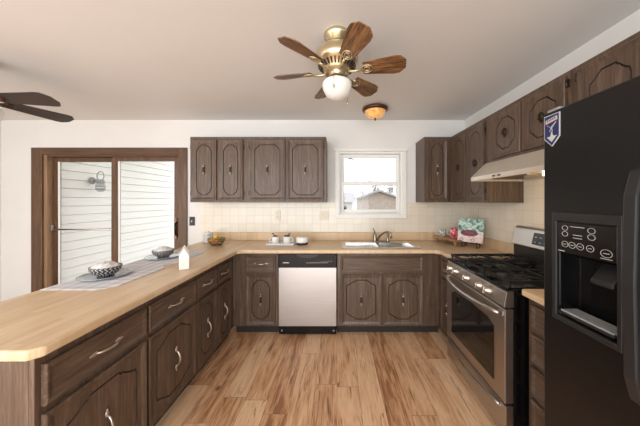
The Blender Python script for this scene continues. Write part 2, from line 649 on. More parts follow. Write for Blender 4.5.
# ---- sliding glass door
dr = bpy.data.objects.new('door_1', None)
COL.objects.link(dr)
struct(dr)
c = MB()
c.box(-4.005, DX0 + .01, YB - .022, YB - .0005, 0, 2.125)
c.box(DX1 - .01, -1.965, YB - .022, YB - .0005, 0, 2.125)
c.build('side_casing', 'trimwood', dr, .006)
MB().box(DX0 + .01, DX1 - .01, YB - .022, YB - .0005, DZ - .01, 2.125).build('head_casing', 'trimwoodh', dr, .006)
MB().box(DX0, DX0 + .05, YB, YB + .118, 0, DZ).box(DX1 - .025, DX1, YB, YB + .118, 0, DZ).build('jamb', 'lighttrim', dr, .003)
MB().box(DX0 + .05, DX1 - .025, YB, YB + .118, DZ - .03, DZ).box(DX0 + .05, DX1 - .025, YB, YB + .118, 0, .03).build('track', 'trimwoodh', dr, .003)


def slider(x0, x1, y, sl, sr, name):
    p = MB()
    z0, z1 = 0.032, DZ - .032
    p.box(x0, x0 + sl, y, y + .04, z0, z1)
    p.box(x1 - sr, x1, y, y + .04, z0, z1)
    p.box(x0 + sl, x1 - sr, y, y + .04, z1 - .055, z1)
    p.box(x0 + sl, x1 - sr, y, y + .04, z0, z0 + .12)
    o = p.build(name, 'trimwood', dr, .004)
    g = MB().box(x0 + sl, x1 - sr, y + .017, y + .023, z0 + .12, z1 - .055).build('glass_pane', 'glass', o)
    q = MB()
    q.box(x0 + sl, x0 + sl + .02, y + .004, y + .016, z0 + .12, z1 - .055)
    q.build('weather_strip', 'white', o)
    return o


fx = slider(DX0 + .055, -2.955, YB + .07, .055, .08, 'fixed_panel')
sl = slider(-2.985, DX1 - .03, YB + .02, .08, .055, 'sliding_panel')
h = MB()
h.box(-2.145, -2.115, YB - .002, YB + .02, .93, 1.20, 1)
h.tube([(-2.10, YB + .018, .97), (-2.10, YB - .04, .985), (-2.10, YB - .045, 1.06), (-2.10, YB - .04, 1.135), (-2.10, YB + .018, 1.15)], .011, 8, 0)
h.build('door_handle', ['black', 'lighttrim'], dr)
b = MB().tube([(DX0 + .035, YB + .045, 1.045), (-2.965, YB + .045, 1.045)], .011, 10)
b.box(DX0 + .03, DX0 + .075, YB + .03, YB + .06, 1.03, 1.10)
b.build('security_bar', 'pewter', dr)

# ---- double-hung window
wn = bpy.data.objects.new('window_1', None)
COL.objects.link(wn)
struct(wn)
c = MB()
c.box(-.026, WX0 + .008, YB - .024, YB - .0005, 1.20, 2.09)
c.box(WX1 - .008, .910, YB - .024, YB - .0005, 1.20, 2.09)
c.box(-.04, .925, YB - .034, YB - .0005, 2.075, 2.115)
c.box(-.026, .910, YB - .03, YB - .0005, 1.20, 1.25)
c.build('window_casing', 'white', wn, .004)
f = MB()
f.box(WX0, WX0 + .03, YB, YB + .115, WZ0, WZ1)
f.box(WX1 - .03, WX1, YB, YB + .115, WZ0, WZ1)
f.box(WX0 + .03, WX1 - .03, YB, YB + .115, WZ1 - .025, WZ1)
f.box(WX0 + .03, WX1 - .03, YB, YB + .115, WZ0, WZ0 + .02)
f.build('window_frame', 'white', wn, .003)


def sash(y, z0, z1, name):
    x0, x1 = WX0 + .031, WX1 - .031
    p = MB()
    p.box(x0, x0 + .042, y, y + .03, z0, z1)
    p.box(x1 - .042, x1, y, y + .03, z0, z1)
    p.box(x0 + .042, x1 - .042, y, y + .03, z1 - .045, z1)
    p.box(x0 + .042, x1 - .042, y, y + .03, z0, z0 + .045)
    o = p.build(name, 'white', wn, .004)
    MB().box(x0 + .042, x1 - .042, y + .012, y + .018, z0 + .045, z1 - .045).build('glass_pane', 'glass', o)
    return o


sash(YB + .065, 1.635, WZ1 - .027, 'upper_sash')
sash(YB + .028, WZ0 + .022, 1.68, 'lower_sash')
lk = MB().box(.40, .48, YB + .02, YB + .06, 1.681, 1.692)
lk.build('sash_lock', 'white', wn, .003)

# ------------------------------------------------------------------ outdoors
struct(MB().box(-16, 16, YB + .13, 40, -.30, -.25).build('ground', 'grass'))
struct(MB().box(-4.6, -1.2, YB + .13, 8.6, -.249, -.06).build('floor_porch', 'deck'))
sd = MB()
z = -.06
while z < 2.75:
    sd.prism([(-3.92, z + .006), (-3.874, z + .006), (-3.886, z + .128), (-3.92, z + .128)], 1, YB + .13, 11.0)
    z += .128
sd.box(-4.0, -3.92, YB + .13, 11.0, -.06, 2.75)
struct(sd.build('wall_porch', 'siding'))
struct(MB().box(-3.99, -1.3, YB + .13, 5.4, 2.76, 2.85).box(-1.3, 3.2, YB + .13, YB + .75, 2.30, 2.40).build('ceiling_porch', 'siding'))

# jelly-jar lantern on the siding
y0, z0 = 3.79, 1.745
ln = thing('wall_lantern', 'grey outdoor jar lantern on the white siding beyond the patio door', 'lantern', (-3.870, y0, z0))
MB().lathe([(0, 0), (.05, 0), (.055, .012), (.04, .03), (.03, .035), (0, .035)], mat=Matrix.Rotation(PI / 2, 4, 'Y')).build('mounting_plate', 'grey', ln)
MB().tube([(.03, 0, 0), (.09, 0, .01), (.125, 0, .0)], .018, 10).lathe([(0, .02), (.04, .015), (.055, -.01), (.055, -.04), (0, -.04)], (.135, 0, 0)).build('arm', 'grey', ln)
MB().lathe([(.045, -.041), (.06, -.07), (.06, -.13), (.04, -.17), (0, -.18)], (.135, 0, 0)).build('glass_jar', 'jarglass', ln)
MB().tube([(.135 + .058 * math.cos(a), .058 * math.sin(a), -.135) for a in [i * 2 * PI / 20 for i in range(20)]], .008, 6, closed=True).tube([(.135 + .061 * math.cos(a), .061 * math.sin(a), -.085) for a in [i * 2 * PI / 20 for i in range(20)]], .005, 6, closed=True).build('wire_guard', 'grey', ln)
MB().tube([(.135 + .055 * math.cos(a), 0, .075 + .07 * math.sin(a)) for a in [i * 2 * PI / 20 for i in range(20)]], .007, 6, closed=True).build('hanging_loop', 'grey', ln)

# neighbouring buildings
hs = thing('garden_shed', 'brown gabled shed seen through the lower window sash', 'shed', (0, 0, 0))
p = MB().prism([(1.05, -.25), (3.2, -.25), (3.2, 1.30), (1.75, 1.80), (1.25, 1.62), (1.05, 1.55)], 1, 10.0, 13.0)
p.build('wall', 'shedwall', hs)
r = MB()
r.prism([(.95, 1.53), (1.75, 1.81), (3.35, 1.25), (3.35, 1.32), (1.75, 1.89), (.95, 1.60)], 1, 9.8, 13.2)
r.build('roof', 'roof', hs)
MB().box(2.0, 2.7, 9.97, 9.999, -.24, 1.0).build('door', 'palewall', hs)
hs = thing('neighbour_house', 'pale low house with grey roof at lower left of the window', 'house', (0, 0, 0))
MB().box(-2.6, 1.0, 15, 19, -.25, 1.35).build('wall', 'palewall', hs)
MB().prism([(14.7, 1.351), (17, 2.05), (19.3, 1.351)], 0, -2.8, 1.2).build('roof', 'roof', hs)
MB().box(.1, .6, 14.96, 14.999, .5, 1.1).build('window', 'ovenglass', hs)


def bare_tree(x, y, h, seed, label):
    rnd = random.Random(seed)
    t = MB()

    def grow(p, d, ln, r, lv):
        q = p + d * ln
        mid = (p + q) / 2 + Vector((rnd.uniform(-1, 1), rnd.uniform(-1, 1), 0)) * ln * .06
        t.tube([p, mid, q], [r, r * .85, r * .7], 5)
        if lv == 0:
            return
        for i in range(3):
            nd = (d + Vector((rnd.uniform(-.7, .7), rnd.uniform(-.7, .7), rnd.uniform(-.1, .5)))).normalized()
            grow(q, nd, ln * rnd.uniform(.6, .8), r * .6, lv - 1)
    grow(Vector((0, 0, 0)), Vector((0, 0, 1)), h * .3, h * .026, 4)
    return tag(t.build('bare_tree', 'bark', loc=(x, y, -.25), fix=False), label, 'tree', 'bare winter trees beyond the window')


bare_tree(2.2, 20.0, 3.4, 3, 'leafless winter tree rising just behind the brown shed roof')
bare_tree(4.6, 21.0, 3.8, 5, 'leafless winter tree at right of the window view')
bare_tree(.6, 22.0, 3.0, 8, 'leafless winter tree above the pale house roof')
bare_tree(3.4, 24.0, 4.2, 12, 'leafless winter tree farthest away, seen over the right slope of the shed roof')

# wires fanning out from a bracket under the eave
A = Vector((.165, 3.80, 2.115))
sv = thing('service_drop', 'fan of thin grey overhead wires spreading from a bracket under the eave outside the window', 'wires', A)
MB().tube([(0, 0, 2.2995 - A.z), (0, 0, 0)], .008, 8).ball((0, 0, 0), .016).build('bracket', 'wire', sv)
for (px, py, Y) in [(357.5, 186, 6), (390, 190, 9), (424, 190, 12), (424, 178, 12)]:
    E = Vector(((px - 337) / 240 * Y, Y, 1.425 + (201 - py) / 240 * Y)) - A
    MB().tube([(0, 0, 0), E * .5 - Vector((0, 0, .01)), E], [.0045, .005 + .0005 * Y, .006 + .0009 * Y], 6).build('wire', 'wire', sv)

# ------------------------------------------------------------------ cabinets
def rect(w, h, i):
    return [(i, i), (w - i, i), (w - i, h - i), (i, h - i)]


def mirror_contour(a, b, q):
    """q: right-top quarter from the right side up to the top centre, in half sizes"""
    pts = []
    pts += [(x, y) for x, y in q]
    pts += [(-x, y) for x, y in reversed(q) if x > 1e-6]
    pts += [(-x, -y) for x, y in q]
    pts += [(x, -y) for x, y in reversed(q) if x > 1e-6]
    out = []
    for p in pts:
        if not out or (Vector(p) - Vector(out[-1])).length > 1e-5:
            out.append(p)
    return out


def contour(w, h, style):
    m = min(.058, w * .2)
    a, b = w / 2 - m, h / 2 - m
    if style == 'lobe':          # pointed cathedral ends
        e = min(a * .92, b * .5)
        q = [(a, b - e), (a, b - e * .86), (a - .013, b - e * .78), (a - .014, b - e * .70), (a * .84, b - e * .50), (a * .70, b - e * .33), (a * .56, b - e * .24),
             (a * .47, b - e * .21), (a * .42, b - e * .06), (a * .34, b), (0, b)]
    elif style == 'arch':        # wide door : shoulder, slope and raised middle
        q = [(a, b - .075), (a * .97, b - .066), (a * .94, b - .052), (a * .80, b - .045), (a * .62, b - .028), (a * .50, b - .012), (a * .44, b - .014), (a * .40, b - .002), (a * .34, b), (0, b)]
    else:                        # clipped corners
        cc = .055
        q = [(a, b - cc), (a - .013, b - cc + .006), (a - .015, b - cc + .012), (a - cc + .012, b - .015), (a - cc + .006, b - .013), (a - cc, b), (0, b)]
    return [(x + w / 2, y + h / 2) for x, y in mirror_contour(a, b, q)]


def offset(poly, d):
    n = len(poly)
    out = []
    for i in range(n):
        p0, p1, p2 = Vector(poly[i - 1]), Vector(poly[i]), Vector(poly[(i + 1) % n])
        e1, e2 = (p1 - p0).normalized(), (p2 - p1).normalized()
        nrm = Vector((-(e1.y + e2.y), e1.x + e2.x))
        if nrm.length < 1e-6:
            nrm = Vector((-e1.y, e1.x))
        nrm.normalize()
        out.append((p1.x + nrm.x * d, p1.y + nrm.y * d))
    return out


def front_mb(w, h, style=None, t=.02, fr=.028):
    """door or drawer front: lipped frame, sunk panel, and a routed outline on doors"""
    b = MB()
    rings = [(0, 0.0), (0, -t + .004), (.004, -t), (.010, -t), (fr + .006, -t + .009)]
    vs = []
    for i, y in rings:
        vs += [(x, y, z) for x, z in rect(w, h, i)]
    fs = []
    for kx in range(len(rings) - 1):
        for j in range(4):
            fs.append((kx * 4 + j, kx * 4 + (j + 1) % 4, kx * 4 + 4 + (j + 1) % 4, kx * 4 + 4 + j))
    b.add(vs, fs[:12])
    b.add(vs, fs[12:16])
    yp = -t + .009
    R4 = rect(w, h, fr + .006)
    if style is None:
        b.add([(x, yp, z) for x, z in R4], [(0, 1, 2, 3)])
        return b
    C1 = contour(w, h, style)
    C2, C3 = offset(C1, .0042), offset(C1, .0084)
    allp = R4 + C1
    tris = tessellate_polygon([[Vector((x, z, 0)) for x, z in R4], [Vector((x, z, 0)) for x, z in C1]])
    b.add([(x, yp, z) for x, z in allp], [tuple(tt) for tt in tris])
    n = len(C1)
    vs = [(x, yp, z) for x, z in C1] + [(x, yp + .006, z) for x, z in C2] + [(x, yp, z) for x, z in C3]
    fs = []
    for kx in range(2):
        for j in range(n):
            fs.append((kx * n + j, kx * n + (j + 1) % n, kx * n + n + (j + 1) % n, kx * n + n + j))
    b.add(vs, fs, 1)
    tris = tessellate_polygon([[Vector((x, z, 0)) for x, z in C3]])
    b.add([(x, yp, z) for x, z in C3], [tuple(tt) for tt in tris])
    return b


def pull_mb(kind, vertical=True):
    b = MB()
    if kind == 'arch':           # pewter arch with leaf ends
        L = .052
        path, rr = [], []
        for i in range(13):
            u = -1 + i / 6
            path.append((0, -.004 - .026 * (1 - u * u) ** .7, u * L))
            rr.append(.0045 + .0022 * (1 - abs(u)))
        b.tube(path, rr, 8)
        for sgn in (-1, 1):
            b.ball((0, -.004, sgn * (L + .006)), .010, .005, .017, 10, 6)
            b.ball((0, -.005, sgn * (L + .024)), .005, .004, .007, 8, 6)
    elif kind == 'spindle':      # dark grip between two bright buttons on a slim plate
        L = .034
        b.ball((0, -.003, 0), .011, .003, .062, 12, 8, 1)
        path = [(0, -.004 - .022 * (1 - u * u) ** .6, u * L) for u in [-1 + i / 5 for i in range(11)]]
        b.tube(path, .006, 8, 1)
        for sgn in (-1, 1):
            b.ball((0, -.009, sgn * (L + .004)), .011, .010, .011, 10, 8, 0)
            b.ball((0, -.005, sgn * (L + .024)), .006, .005, .007, 8, 6, 0)
    else:                        # bail ring on an oval plate
        b.ball((0, -.003, 0), .026, .003, .046, 14, 8, 1)
        b.tube([(.024 * math.sin(a), -.012, .006 - .030 * math.cos(a)) for a in [i * 2 * PI / 18 for i in range(18)]], .0048, 7, 1, closed=True)
        b.ball((0, -.010, .040), .009, .008, .009, 10, 6, 1)
        b.ball((0, -.008, -.034), .007, .006, .007, 10, 6, 1)
    if kind == 'bail':
        b.v = [p * .8 for p in b.v]
    if not vertical:
        for i, p in enumerate(b.v):
            b.v[i] = Vector((p.z, p.y, p.x))
    return b


def add_pull(parent, x, z, kind, vertical=True, y=-.0145):
    p = pull_mb(kind, vertical).build('pull', ['pewter', 'antique'], parent, loc=(x, y, z))
    return p


def door(cab, x0, x1, z0, z1, style, pull, hinge=None, px=None, pz=None):
    w, h = x1 - x0, z1 - z0
    d = front_mb(w, h, style).build('door', ['cab', 'glaze'], cab, loc=(x0, -.0005, z0))
    add_pull(d, w / 2 if px is None else px, h / 2 if pz is None else pz, pull)
    if hinge:
        for fz in (.12, .88):
            hx = -.006 if hinge < 0 else w + .006
            MB().box(hx - .007, hx + .007, -.012, -.001, fz * h - .022, fz * h + .022).tube([(hx, -.013, fz * h - .024), (hx, -.013, fz * h + .024)], .004, 8).build('hinge', 'antique', d)
    return d


def drawer(cab, x0, x1, z0, z1, pull, fr=.022):
    w, h = x1 - x0, z1 - z0
    d = front_mb(w, h, None, fr=fr).build('drawer', ['cabh', 'glaze'], cab, loc=(x0, -.0005, z0))
    if pull:
        add_pull(d, w / 2, h / 2, pull, False)
    return d


def carcass(cab, w, d, z0, z1, top=False, toe=0, end=0.016):
    b = MB()
    b.box(0, end, .02, d, z0, z1).box(w - end, w, .02, d, z0, z1)
    b.box(end, w - end, .02, d, z0, z0 + .016).box(end, w - end, d - .008, d, z0 + .016, z1)
    if top:
        b.box(end, w - end, .02, d - .008, z1 - .016, z1)
    b.build('carcass', 'cab', cab)
    MB().box(0, w, 0, .0199, z0, z1).build('face_frame', 'cab', cab, .0015)
    if toe:
        MB().box(0, w, .06, .08, 0, z0 - .0005).box(.02, .04, .08, d - .02, 0, z0 - .0005).box(w - .04, w - .02, .08, d - .02, 0, z0 - .0005).build('toe_kick', 'toe', cab)


TOE, CTOP = .095, .874
D0, D1, R0, R1 = .105, .635, .665, .822      # door and drawer heights of the base units
# -- peninsula (faces +x). x along +Y
FXL = -1.095
CY0 = .868
c1 = thing('base_cabinet', 'near dark wood base cabinet of the peninsula with two wide drawers over two doors', 'cabinet', (FXL, .868, 0), PI / 2, 'dark wood base cabinets')
W1 = .978
carcass(c1, W1, .60, TOE, CTOP, toe=1)
for a, b_ in ((.019, .493), (.511, .970)):
    door(c1, a, b_, D0, D1, 'arch', 'arch')
    drawer(c1, a, b_, R0, R1, 'arch')
c2 = thing('base_cabinet', 'narrower far base cabinet of the peninsula, two small drawers over two tall doors', 'cabinet', (FXL, CY0 + W1 + .001, 0), PI / 2, 'dark wood base cabinets')
W2 = 2.548 - (CY0 + W1 + .001)
carcass(c2, W2, .60, TOE, CTOP, toe=1)
for a, b_ in ((.008, .302), (.326, .590)):
    door(c2, a, b_, D0, D1, 'lobe', 'arch')
    drawer(c2, a, b_, R0, R1, 'arch')
# -- back run (faces -y)
FYB = 2.55
c3 = thing('base_cabinet', 'dark wood base cabinet with one drawer and one door left of the dishwasher', 'cabinet', (-1.094, FYB, 0), 0, 'dark wood base cabinets')
carcass(c3, 1.094 - .626, .60, TOE, CTOP, toe=1)
door(c3, .132, .445, D0 + .01, D1 + .015, 'lobe', 'spindle')
drawer(c3, .132, .445, R0 + .01, R1 + .03, 'arch')
c4 = thing('base_cabinet', 'dark wood sink base with a plain wide front over two doors', 'cabinet', (.004, FYB, 0), 0, 'dark wood base cabinets')
carcass(c4, 1.083, .60, TOE, CTOP, toe=1)
door(c4, .035, .468, D0 + .01, D1 + .015, 'arch', 'spindle')
door(c4, .482, .905, D0 + .01, D1 + .015, 'arch', 'spindle')
drawer(c4, .035, .905, R0 + .01, R1 + .02, None)
# -- right run (faces -x). x along -Y
FXR = 1.088
c5 = thing('base_cabinet', 'slim corner base cabinet with drawer and door left of the range', 'cabinet', (FXR, FYB - .001, 0), -PI / 2, 'dark wood base cabinets')
W5 = FYB - .001 - 2.178
carcass(c5, W5, .58, TOE, CTOP, toe=1)
door(c5, .085, .345, D0, D1, 'lobe', 'spindle')
drawer(c5, .085, .345, R0, R1, 'arch')
c6 = thing('base_cabinet', 'dark wood bank of four drawers between range and refrigerator', 'cabinet', (FXR + .03, 1.398, 0), -PI / 2, 'dark wood base cabinets')
carcass(c6, .42, .55, TOE, CTOP, toe=1)
for a, b_ in ((.70, .84), (.515, .675), (.33, .49), (.115, .305)):
    drawer(c6, .035, .385, a, b_, 'arch', .02)

# -- wall cabinets
UZ0, UZ1 = 1.41, 2.185
UYF = YB - .315
u1 = thing('wall_cabinet', 'dark wood wall cabinet beside the patio door with two narrow arched doors', 'cabinet', (-1.740, UYF, 0), 0, 'dark wood wall cabinets')
carcass(u1, .662, .314, UZ0, UZ1, True)
door(u1, .020, .318, UZ0 + .025, UZ1 - .035, 'lobe', 'spindle', -1)
door(u1, .338, .630, UZ0 + .025, UZ1 - .035, 'lobe', 'spindle', 1)
u2 = thing('wall_cabinet', 'dark wood wall cabinet above the dishwasher with two wide clipped corner doors', 'cabinet', (-1.077, UYF, 0), 0, 'dark wood wall cabinets')
carcass(u2, .950, .314, UZ0, UZ1, True)
door(u2, .045, .465, UZ0 + .025, UZ1 - .035, 'clip', 'spindle', -1)
door(u2, .490, .915, UZ0 + .025, UZ1 - .035, 'clip', 'spindle', 1)
FUX = 1.352
u3 = thing('wall_cabinet', 'single door wall cabinet in the corner right of the window', 'cabinet', (1.035, UYF, 0), 0, 'dark wood wall cabinets')
carcass(u3, .640, .314, UZ0, UZ1, True)
door(u3, .030, .268, UZ0 + .025, UZ1 - .035, 'lobe', 'spindle')
u4 = thing('wall_cabinet', 'full height two door wall cabinet on the right wall just left of the range hood', 'cabinet', (FUX, UYF - .001, 0), -PI / 2, 'dark wood wall cabinets')
W4 = UYF - .001 - 2.155
carcass(u4, W4, .325, UZ0, UZ1, True)
door(u4, .045, .345, UZ0 + .02, UZ1 - .03, 'lobe', 'bail')
door(u4, .365, .655, UZ0 + .02, UZ1 - .03, 'lobe', 'bail', 1)
u5 = thing('wall_cabinet', 'short two door wall cabinet right above the range hood', 'cabinet', (FUX, 2.154, 0), -PI / 2, 'dark wood wall cabinets')
carcass(u5, .765, .325, 1.765, UZ1, True)
door(u5, .075, .405, 1.785, UZ1 - .03, 'arch', 'bail')
door(u5, .420, .748, 1.785, UZ1 - .03, 'arch', 'bail', 1)
u6 = thing('wall_cabinet', 'short three door wall cabinet high above the refrigerator at the right edge', 'cabinet', (FUX, 1.388, 0), -PI / 2, 'dark wood wall cabinets')
carcass(u6, .93, .325, 1.815, UZ1, True)
for a, b_ in ((.05, .355), (.370, .620), (.635, .890)):
    door(u6, a, b_, 1.835, UZ1 - .03, 'arch', 'bail', -1 if a < .1 else None, pz=.06)

# ------------------------------------------------------------------ worktops
ct = thing('countertop', 'long butcher block laminate worktop running round the peninsula, sink wall and corner', 'countertop')
CZ0, CZ1 = .8755, .914
XO, YO = -1.715, .815
outline = [(XO, YO), (-1.06, YO), (-1.03, YO + .032), (-1.03, 2.46), (-.99, 2.50), (1.02, 2.50), (1.06, 2.46), (1.06, 2.176), (XR - .001, 2.176), (XR - .001, YB - .001), (XO, YB - .001)]
sinkhole = [(.085, 2.615), (.085, 2.985), (.875, 2.985), (.875, 2.615)]
MB().prism(outline, 2, CZ0, CZ1, holes=[sinkhole]).build('worktop', 'counter', ct, .009, bseg=3)
lip = MB()
lip.box(XO, XR - .022, YB - .022, YB - .0085, CZ1 + .0005, 1.0155)
lip.box(XR - .022, XR - .0085, 2.178, YB - .0085, CZ1 + .0005, 1.0155)
lip.build('upstand', 'counter', ct, .003)
ct2 = thing('countertop', 'short butcher block worktop between the range and the refrigerator', 'countertop')
MB().box(1.075, XR - .001, .975, 1.402, CZ0, CZ1).build('worktop', 'counter', ct2, .009, bseg=3)
MB().box(XR - .022, XR - .0085, .975, 1.402, CZ1 + .0005, 1.0155).build('upstand', 'counter', ct2, .003)

# ------------------------------------------------------------------ sink and faucet
sk = thing('kitchen_sink', 'double bowl stainless steel sink set in the worktop under the window', 'sink', (.48, 2.80, CZ1))
rim = MB()
ro = [(-.425, -.215), (.425, -.215), (.425, .215), (-.425, .215)]
h1 = [(-.375, -.165), (-.375, .115), (-.02, .115), (-.02, -.165)]
h2 = [(.02, -.165), (.02, .115), (.375, .115), (.375, -.165)]
rim.prism(ro, 2, .0004, .006, holes=[h1, h2])
rim.build('rim', 'steelx', sk, .002)
for sx in (-1, 1):
    xa, xb = (-.375, -.02) if sx < 0 else (.02, .375)
    b = MB()
    top = [(xa, -.165), (xb, -.165), (xb, .115), (xa, .115)]
    bot = [(xa + .02, -.145), (xb - .02, -.145), (xb - .02, .095), (xa + .02, .095)]
    vs = [(x, y, .003) for x, y in top] + [(x, y, -.165) for x, y in bot]
    b.add(vs, [(0, 1, 5, 4), (1, 2, 6, 5), (2, 3, 7, 6), (3, 0, 4, 7), (4, 5, 6, 7)])
    o = b.build('basin', 'steelx', sk)
    MB().lathe([(0, .004), (.035, .004), (.042, .001), (0, .001)], ((xa + xb) / 2, -.02, -.165)).build('drain', 'nickel', o)
fa = thing('kitchen_faucet', 'brushed nickel gooseneck faucet behind the double sink', 'faucet', (.53, 2.975, CZ1 + .0062))
MB().prism([(-.12, -.025), (.12, -.025), (.13, 0), (.12, .025), (-.12, .025), (-.13, 0)], 2, 0, .012).build('deck_plate', 'nickel', fa, .003)
MB().lathe([(.024, .012), (.022, .05), (.018, .09), (.020, .10), (0, .105)], (-.06, 0, 0)).tube([(-.06, 0, .095), (-.065, -.005, .13), (-.085, -.012, .165)], [.010, .008, .006], 8).build('lever_handle', 'nickel', fa)
path = [(-.035, 0, .012), (-.02, -.01, .05), (.02, -.04, .10), (.055, -.07, .128), (.085, -.09, .135), (.108, -.105, .122), (.116, -.112, .09), (.117, -.113, .06)]
MB().tube(path, [.014, .012, .011, .011, .011, .011, .013, .014], 12).build('spout', 'nickel', fa)
MB().lathe([(.016, .012), (.013, .03), (.012, .085), (.016, .10), (.014, .125), (0, .128)], (.10, 0, 0)).build('side_sprayer', 'nickel', fa)

# ------------------------------------------------------------------ dishwasher
dw = thing('dishwasher', 'stainless steel dishwasher with black control strip between the base cabinets', 'dishwasher', (-.620, 2.545, 0))
WD = .618
MB().box(.004, WD - .004, .005, .55, .12, .868).build('body', 'blackmat', dw)
MB().box(.003, WD - .003, -.018, .004, .105, .722).build('door_panel', 'steel', dw, .004)
cp = MB().box(.003, WD - .003, -.02, .004, .7235, .868)
arc = [(.19 + .24 * i / 10, .868 - .045 + .030 * abs(i / 5 - 1) ** 2) for i in range(11)]
cpo = cp.build('control_panel', 'black', dw, .004)
MB().prism([(.19, .866)] + arc + [(.43, .866)], 1, -.027, -.0205).build('grip', 'blackmat', cpo, .002)
q = MB()
for i in range(9):
    q.box(.30 + i * .026, .314 + i * .026, -.0215, -.0202, .772, .778)
for i in range(5):
    q.box(.45 + i * .026, .458 + i * .026, -.0215, -.0202, .788, .793)
q.box(.05, .115, -.0215, -.0202, .770, .780)
q.build('printed_marks', 'ringwhite', cpo)
MB().box(.004, WD - .004, .004, .02, .012, .10).box(.03, .06, .02, .5, 0, .12).box(WD - .06, WD - .03, .02, .5, 0, .12).build('kick_plate', 'black', dw, .002)
MB().tube([(.035, .003, .05), (.035, .0, .05)], .009, 10).tube([(WD - .035, .003, .05), (WD - .035, .0, .05)], .009, 10).build('screw', 'grey', dw)

# ------------------------------------------------------------------ range (faces -x)
SW = .758
rg = thing('gas_range', 'stainless steel gas range with black cooktop and sides on the right wall', 'stove', (1.045, 2.170, 0), -PI / 2)
MB().box(.002, SW - .002, 0, .615, .035, .893).build('body', 'black', rg, .003)
for x in (.06, SW - .06):
    for y in (.06, .56):
        MB().lathe([(0, 0), (.02, 0), (.02, .034), (0, .034)], (x, y, 0), 12).build('foot', 'blackmat', rg)
MB().prism([(-.06, .795), (-.001, .795), (-.001, .893), (-.028, .893), (-.045, .885)], 0, .003, SW - .003).build('control_panel', 'steelr', rg, .003)
for x in (.09, .18, .345, .51, .60):
    mt = Matrix.Translation((x, -.053, .842)) @ Matrix.Rotation(PI / 2 - .16, 4, 'X')
    kb = MB().lathe([(.027, 0), (.027, .006), (.022, .010), (.020, .032), (.016, .036), (0, .036)], seg=20, mat=mt)
    kb.box(-.005, .005, -.02, .02, .030, .041, 0, mt)
    kb.build('knob', 'pewter', rg)
# oven door
od = MB()
x0, x1, z0, z1, yb, yf = .003, SW - .003, .225, .785, -.002, -.055
od.box(x0, x1, yf, yb, z0, z1)
odo = od.build('oven_door', 'steelr', rg, .006)
MB().prism([(.10, .30), (SW - .10, .30), (SW - .10, .64), (SW - .16, .668), (.38, .678), (.16, .668), (.10, .64)], 1, yf - .003, yf - .0003).build('oven_window', 'ovenglass', odo, .002)


def bow_handle(z, out, drop, name, parent):
    n = 15
    path = [(.035 + (SW - .07) * i / (n - 1), yf - .012 - out * (1 - (2 * i / (n - 1) - 1) ** 2) ** .8, z - drop * (1 - (2 * i / (n - 1) - 1) ** 2)) for i in range(n)]
    m = MB().tube(path, .013, 10)
    for xx in (.035, SW - .035):
        m.box(xx - .016, xx + .016, yf - .02, yf - .0003, z - .014, z + .014)
    return m.build(name, 'steelr', parent)


bow_handle(.752, .045, .012, 'oven_handle', odo)
wdo = MB().box(x0, x1, yf + .004, yb, .045, .212).build('storage_drawer', 'steelr', rg, .006)
n = 15
pth = [(.04 + (SW - .08) * i / (n - 1), yf - .004 - .022 * (1 - (2 * i / (n - 1) - 1) ** 2) ** .8, .195 - .03 * (1 - (2 * i / (n - 1) - 1) ** 2)) for i in range(n)]
MB().tube(pth, .011, 8).build('drawer_handle', 'steelr', wdo)
# cooktop
MB().box(0, SW, -.045, .545, .8935, .912).build('cooktop', 'black', rg, .005)
for (bx, by, br_) in ((.16, .12, .045), (.60, .12, .05), (.16, .41, .038), (.60, .41, .042), (.38, .265, .048)):
    MB().lathe([(br_ + .012, .9125), (br_ + .008, .922), (br_, .924), (br_, .932), (br_ - .006, .935), (0, .935)], (bx, by, 0), 24).build('burner', 'iron', rg)
for gx in (.012, .262, .512):
    g = MB()
    gw = .234
    zt, th = .952, .011
    ya, yb2 = -.02, .53
    for xx in (gx + .006, gx + gw - .006):
        g.box(xx - .006, xx + .006, ya, yb2, zt - .022, zt)
    for yy in (ya + .006, (ya + yb2) / 2, yb2 - .006):
        g.box(gx, gx + gw, yy - .006, yy + .006, zt - .020, zt)
    for cy in (.12, .41):
        for a in range(4):
            an = a * PI / 2 + PI / 4
            cx = gx + gw / 2
            g.tube([(cx + .035 * math.cos(an), cy + .035 * math.sin(an), zt - .004), (cx + .105 * math.cos(an), cy + .125 * math.sin(an), zt - .006)], .006, 6)
        g.box(gx, gx + gw * .38, cy - .005, cy + .005, zt - .01, zt)
        g.box(gx + gw * .62, gx + gw, cy - .005, cy + .005, zt - .01, zt)
    for xx in (gx + .008, gx + gw - .008):
        for yy in (ya + .008, yb2 - .008):
            g.tube([(xx, yy, .9122), (xx, yy, zt - .005)], .007, 6)
    g.build('grate', 'iron', rg, .002)
# backguard
MB().box(.004, SW - .004, .548, .618, .893, 1.045).build('vent_riser', 'blackmat', rg, .004)
bg = MB().prism([(.525, 1.046), (.618, 1.046), (.618, 1.200), (.585, 1.208), (.560, 1.195)], 0, .002, SW - .002).build('backguard', 'steelr', rg, .008)
ang = math.atan2(.035, .149)
mt = Matrix.Translation((SW / 2, .541, 1.12)) @ Matrix.Rotation(-ang, 4, 'X')
MB().box(-.15, .15, -.0045, -.0005, -.045, .05, 0, mt).build('display', 'black', bg, .001)
q = MB()
for i in range(6):
    for j in range(2):
        q.box(-.13 + i * .046, -.11 + i * .046, -.0055, -.0046, -.03 + j * .04, -.02 + j * .04, 0, mt)
q.build('button', 'grey', bg)
MB().box(SW / 2 - .05, SW / 2 + .05, -.0475, -.0452, .90, .903).build('badge', 'grey', rg)

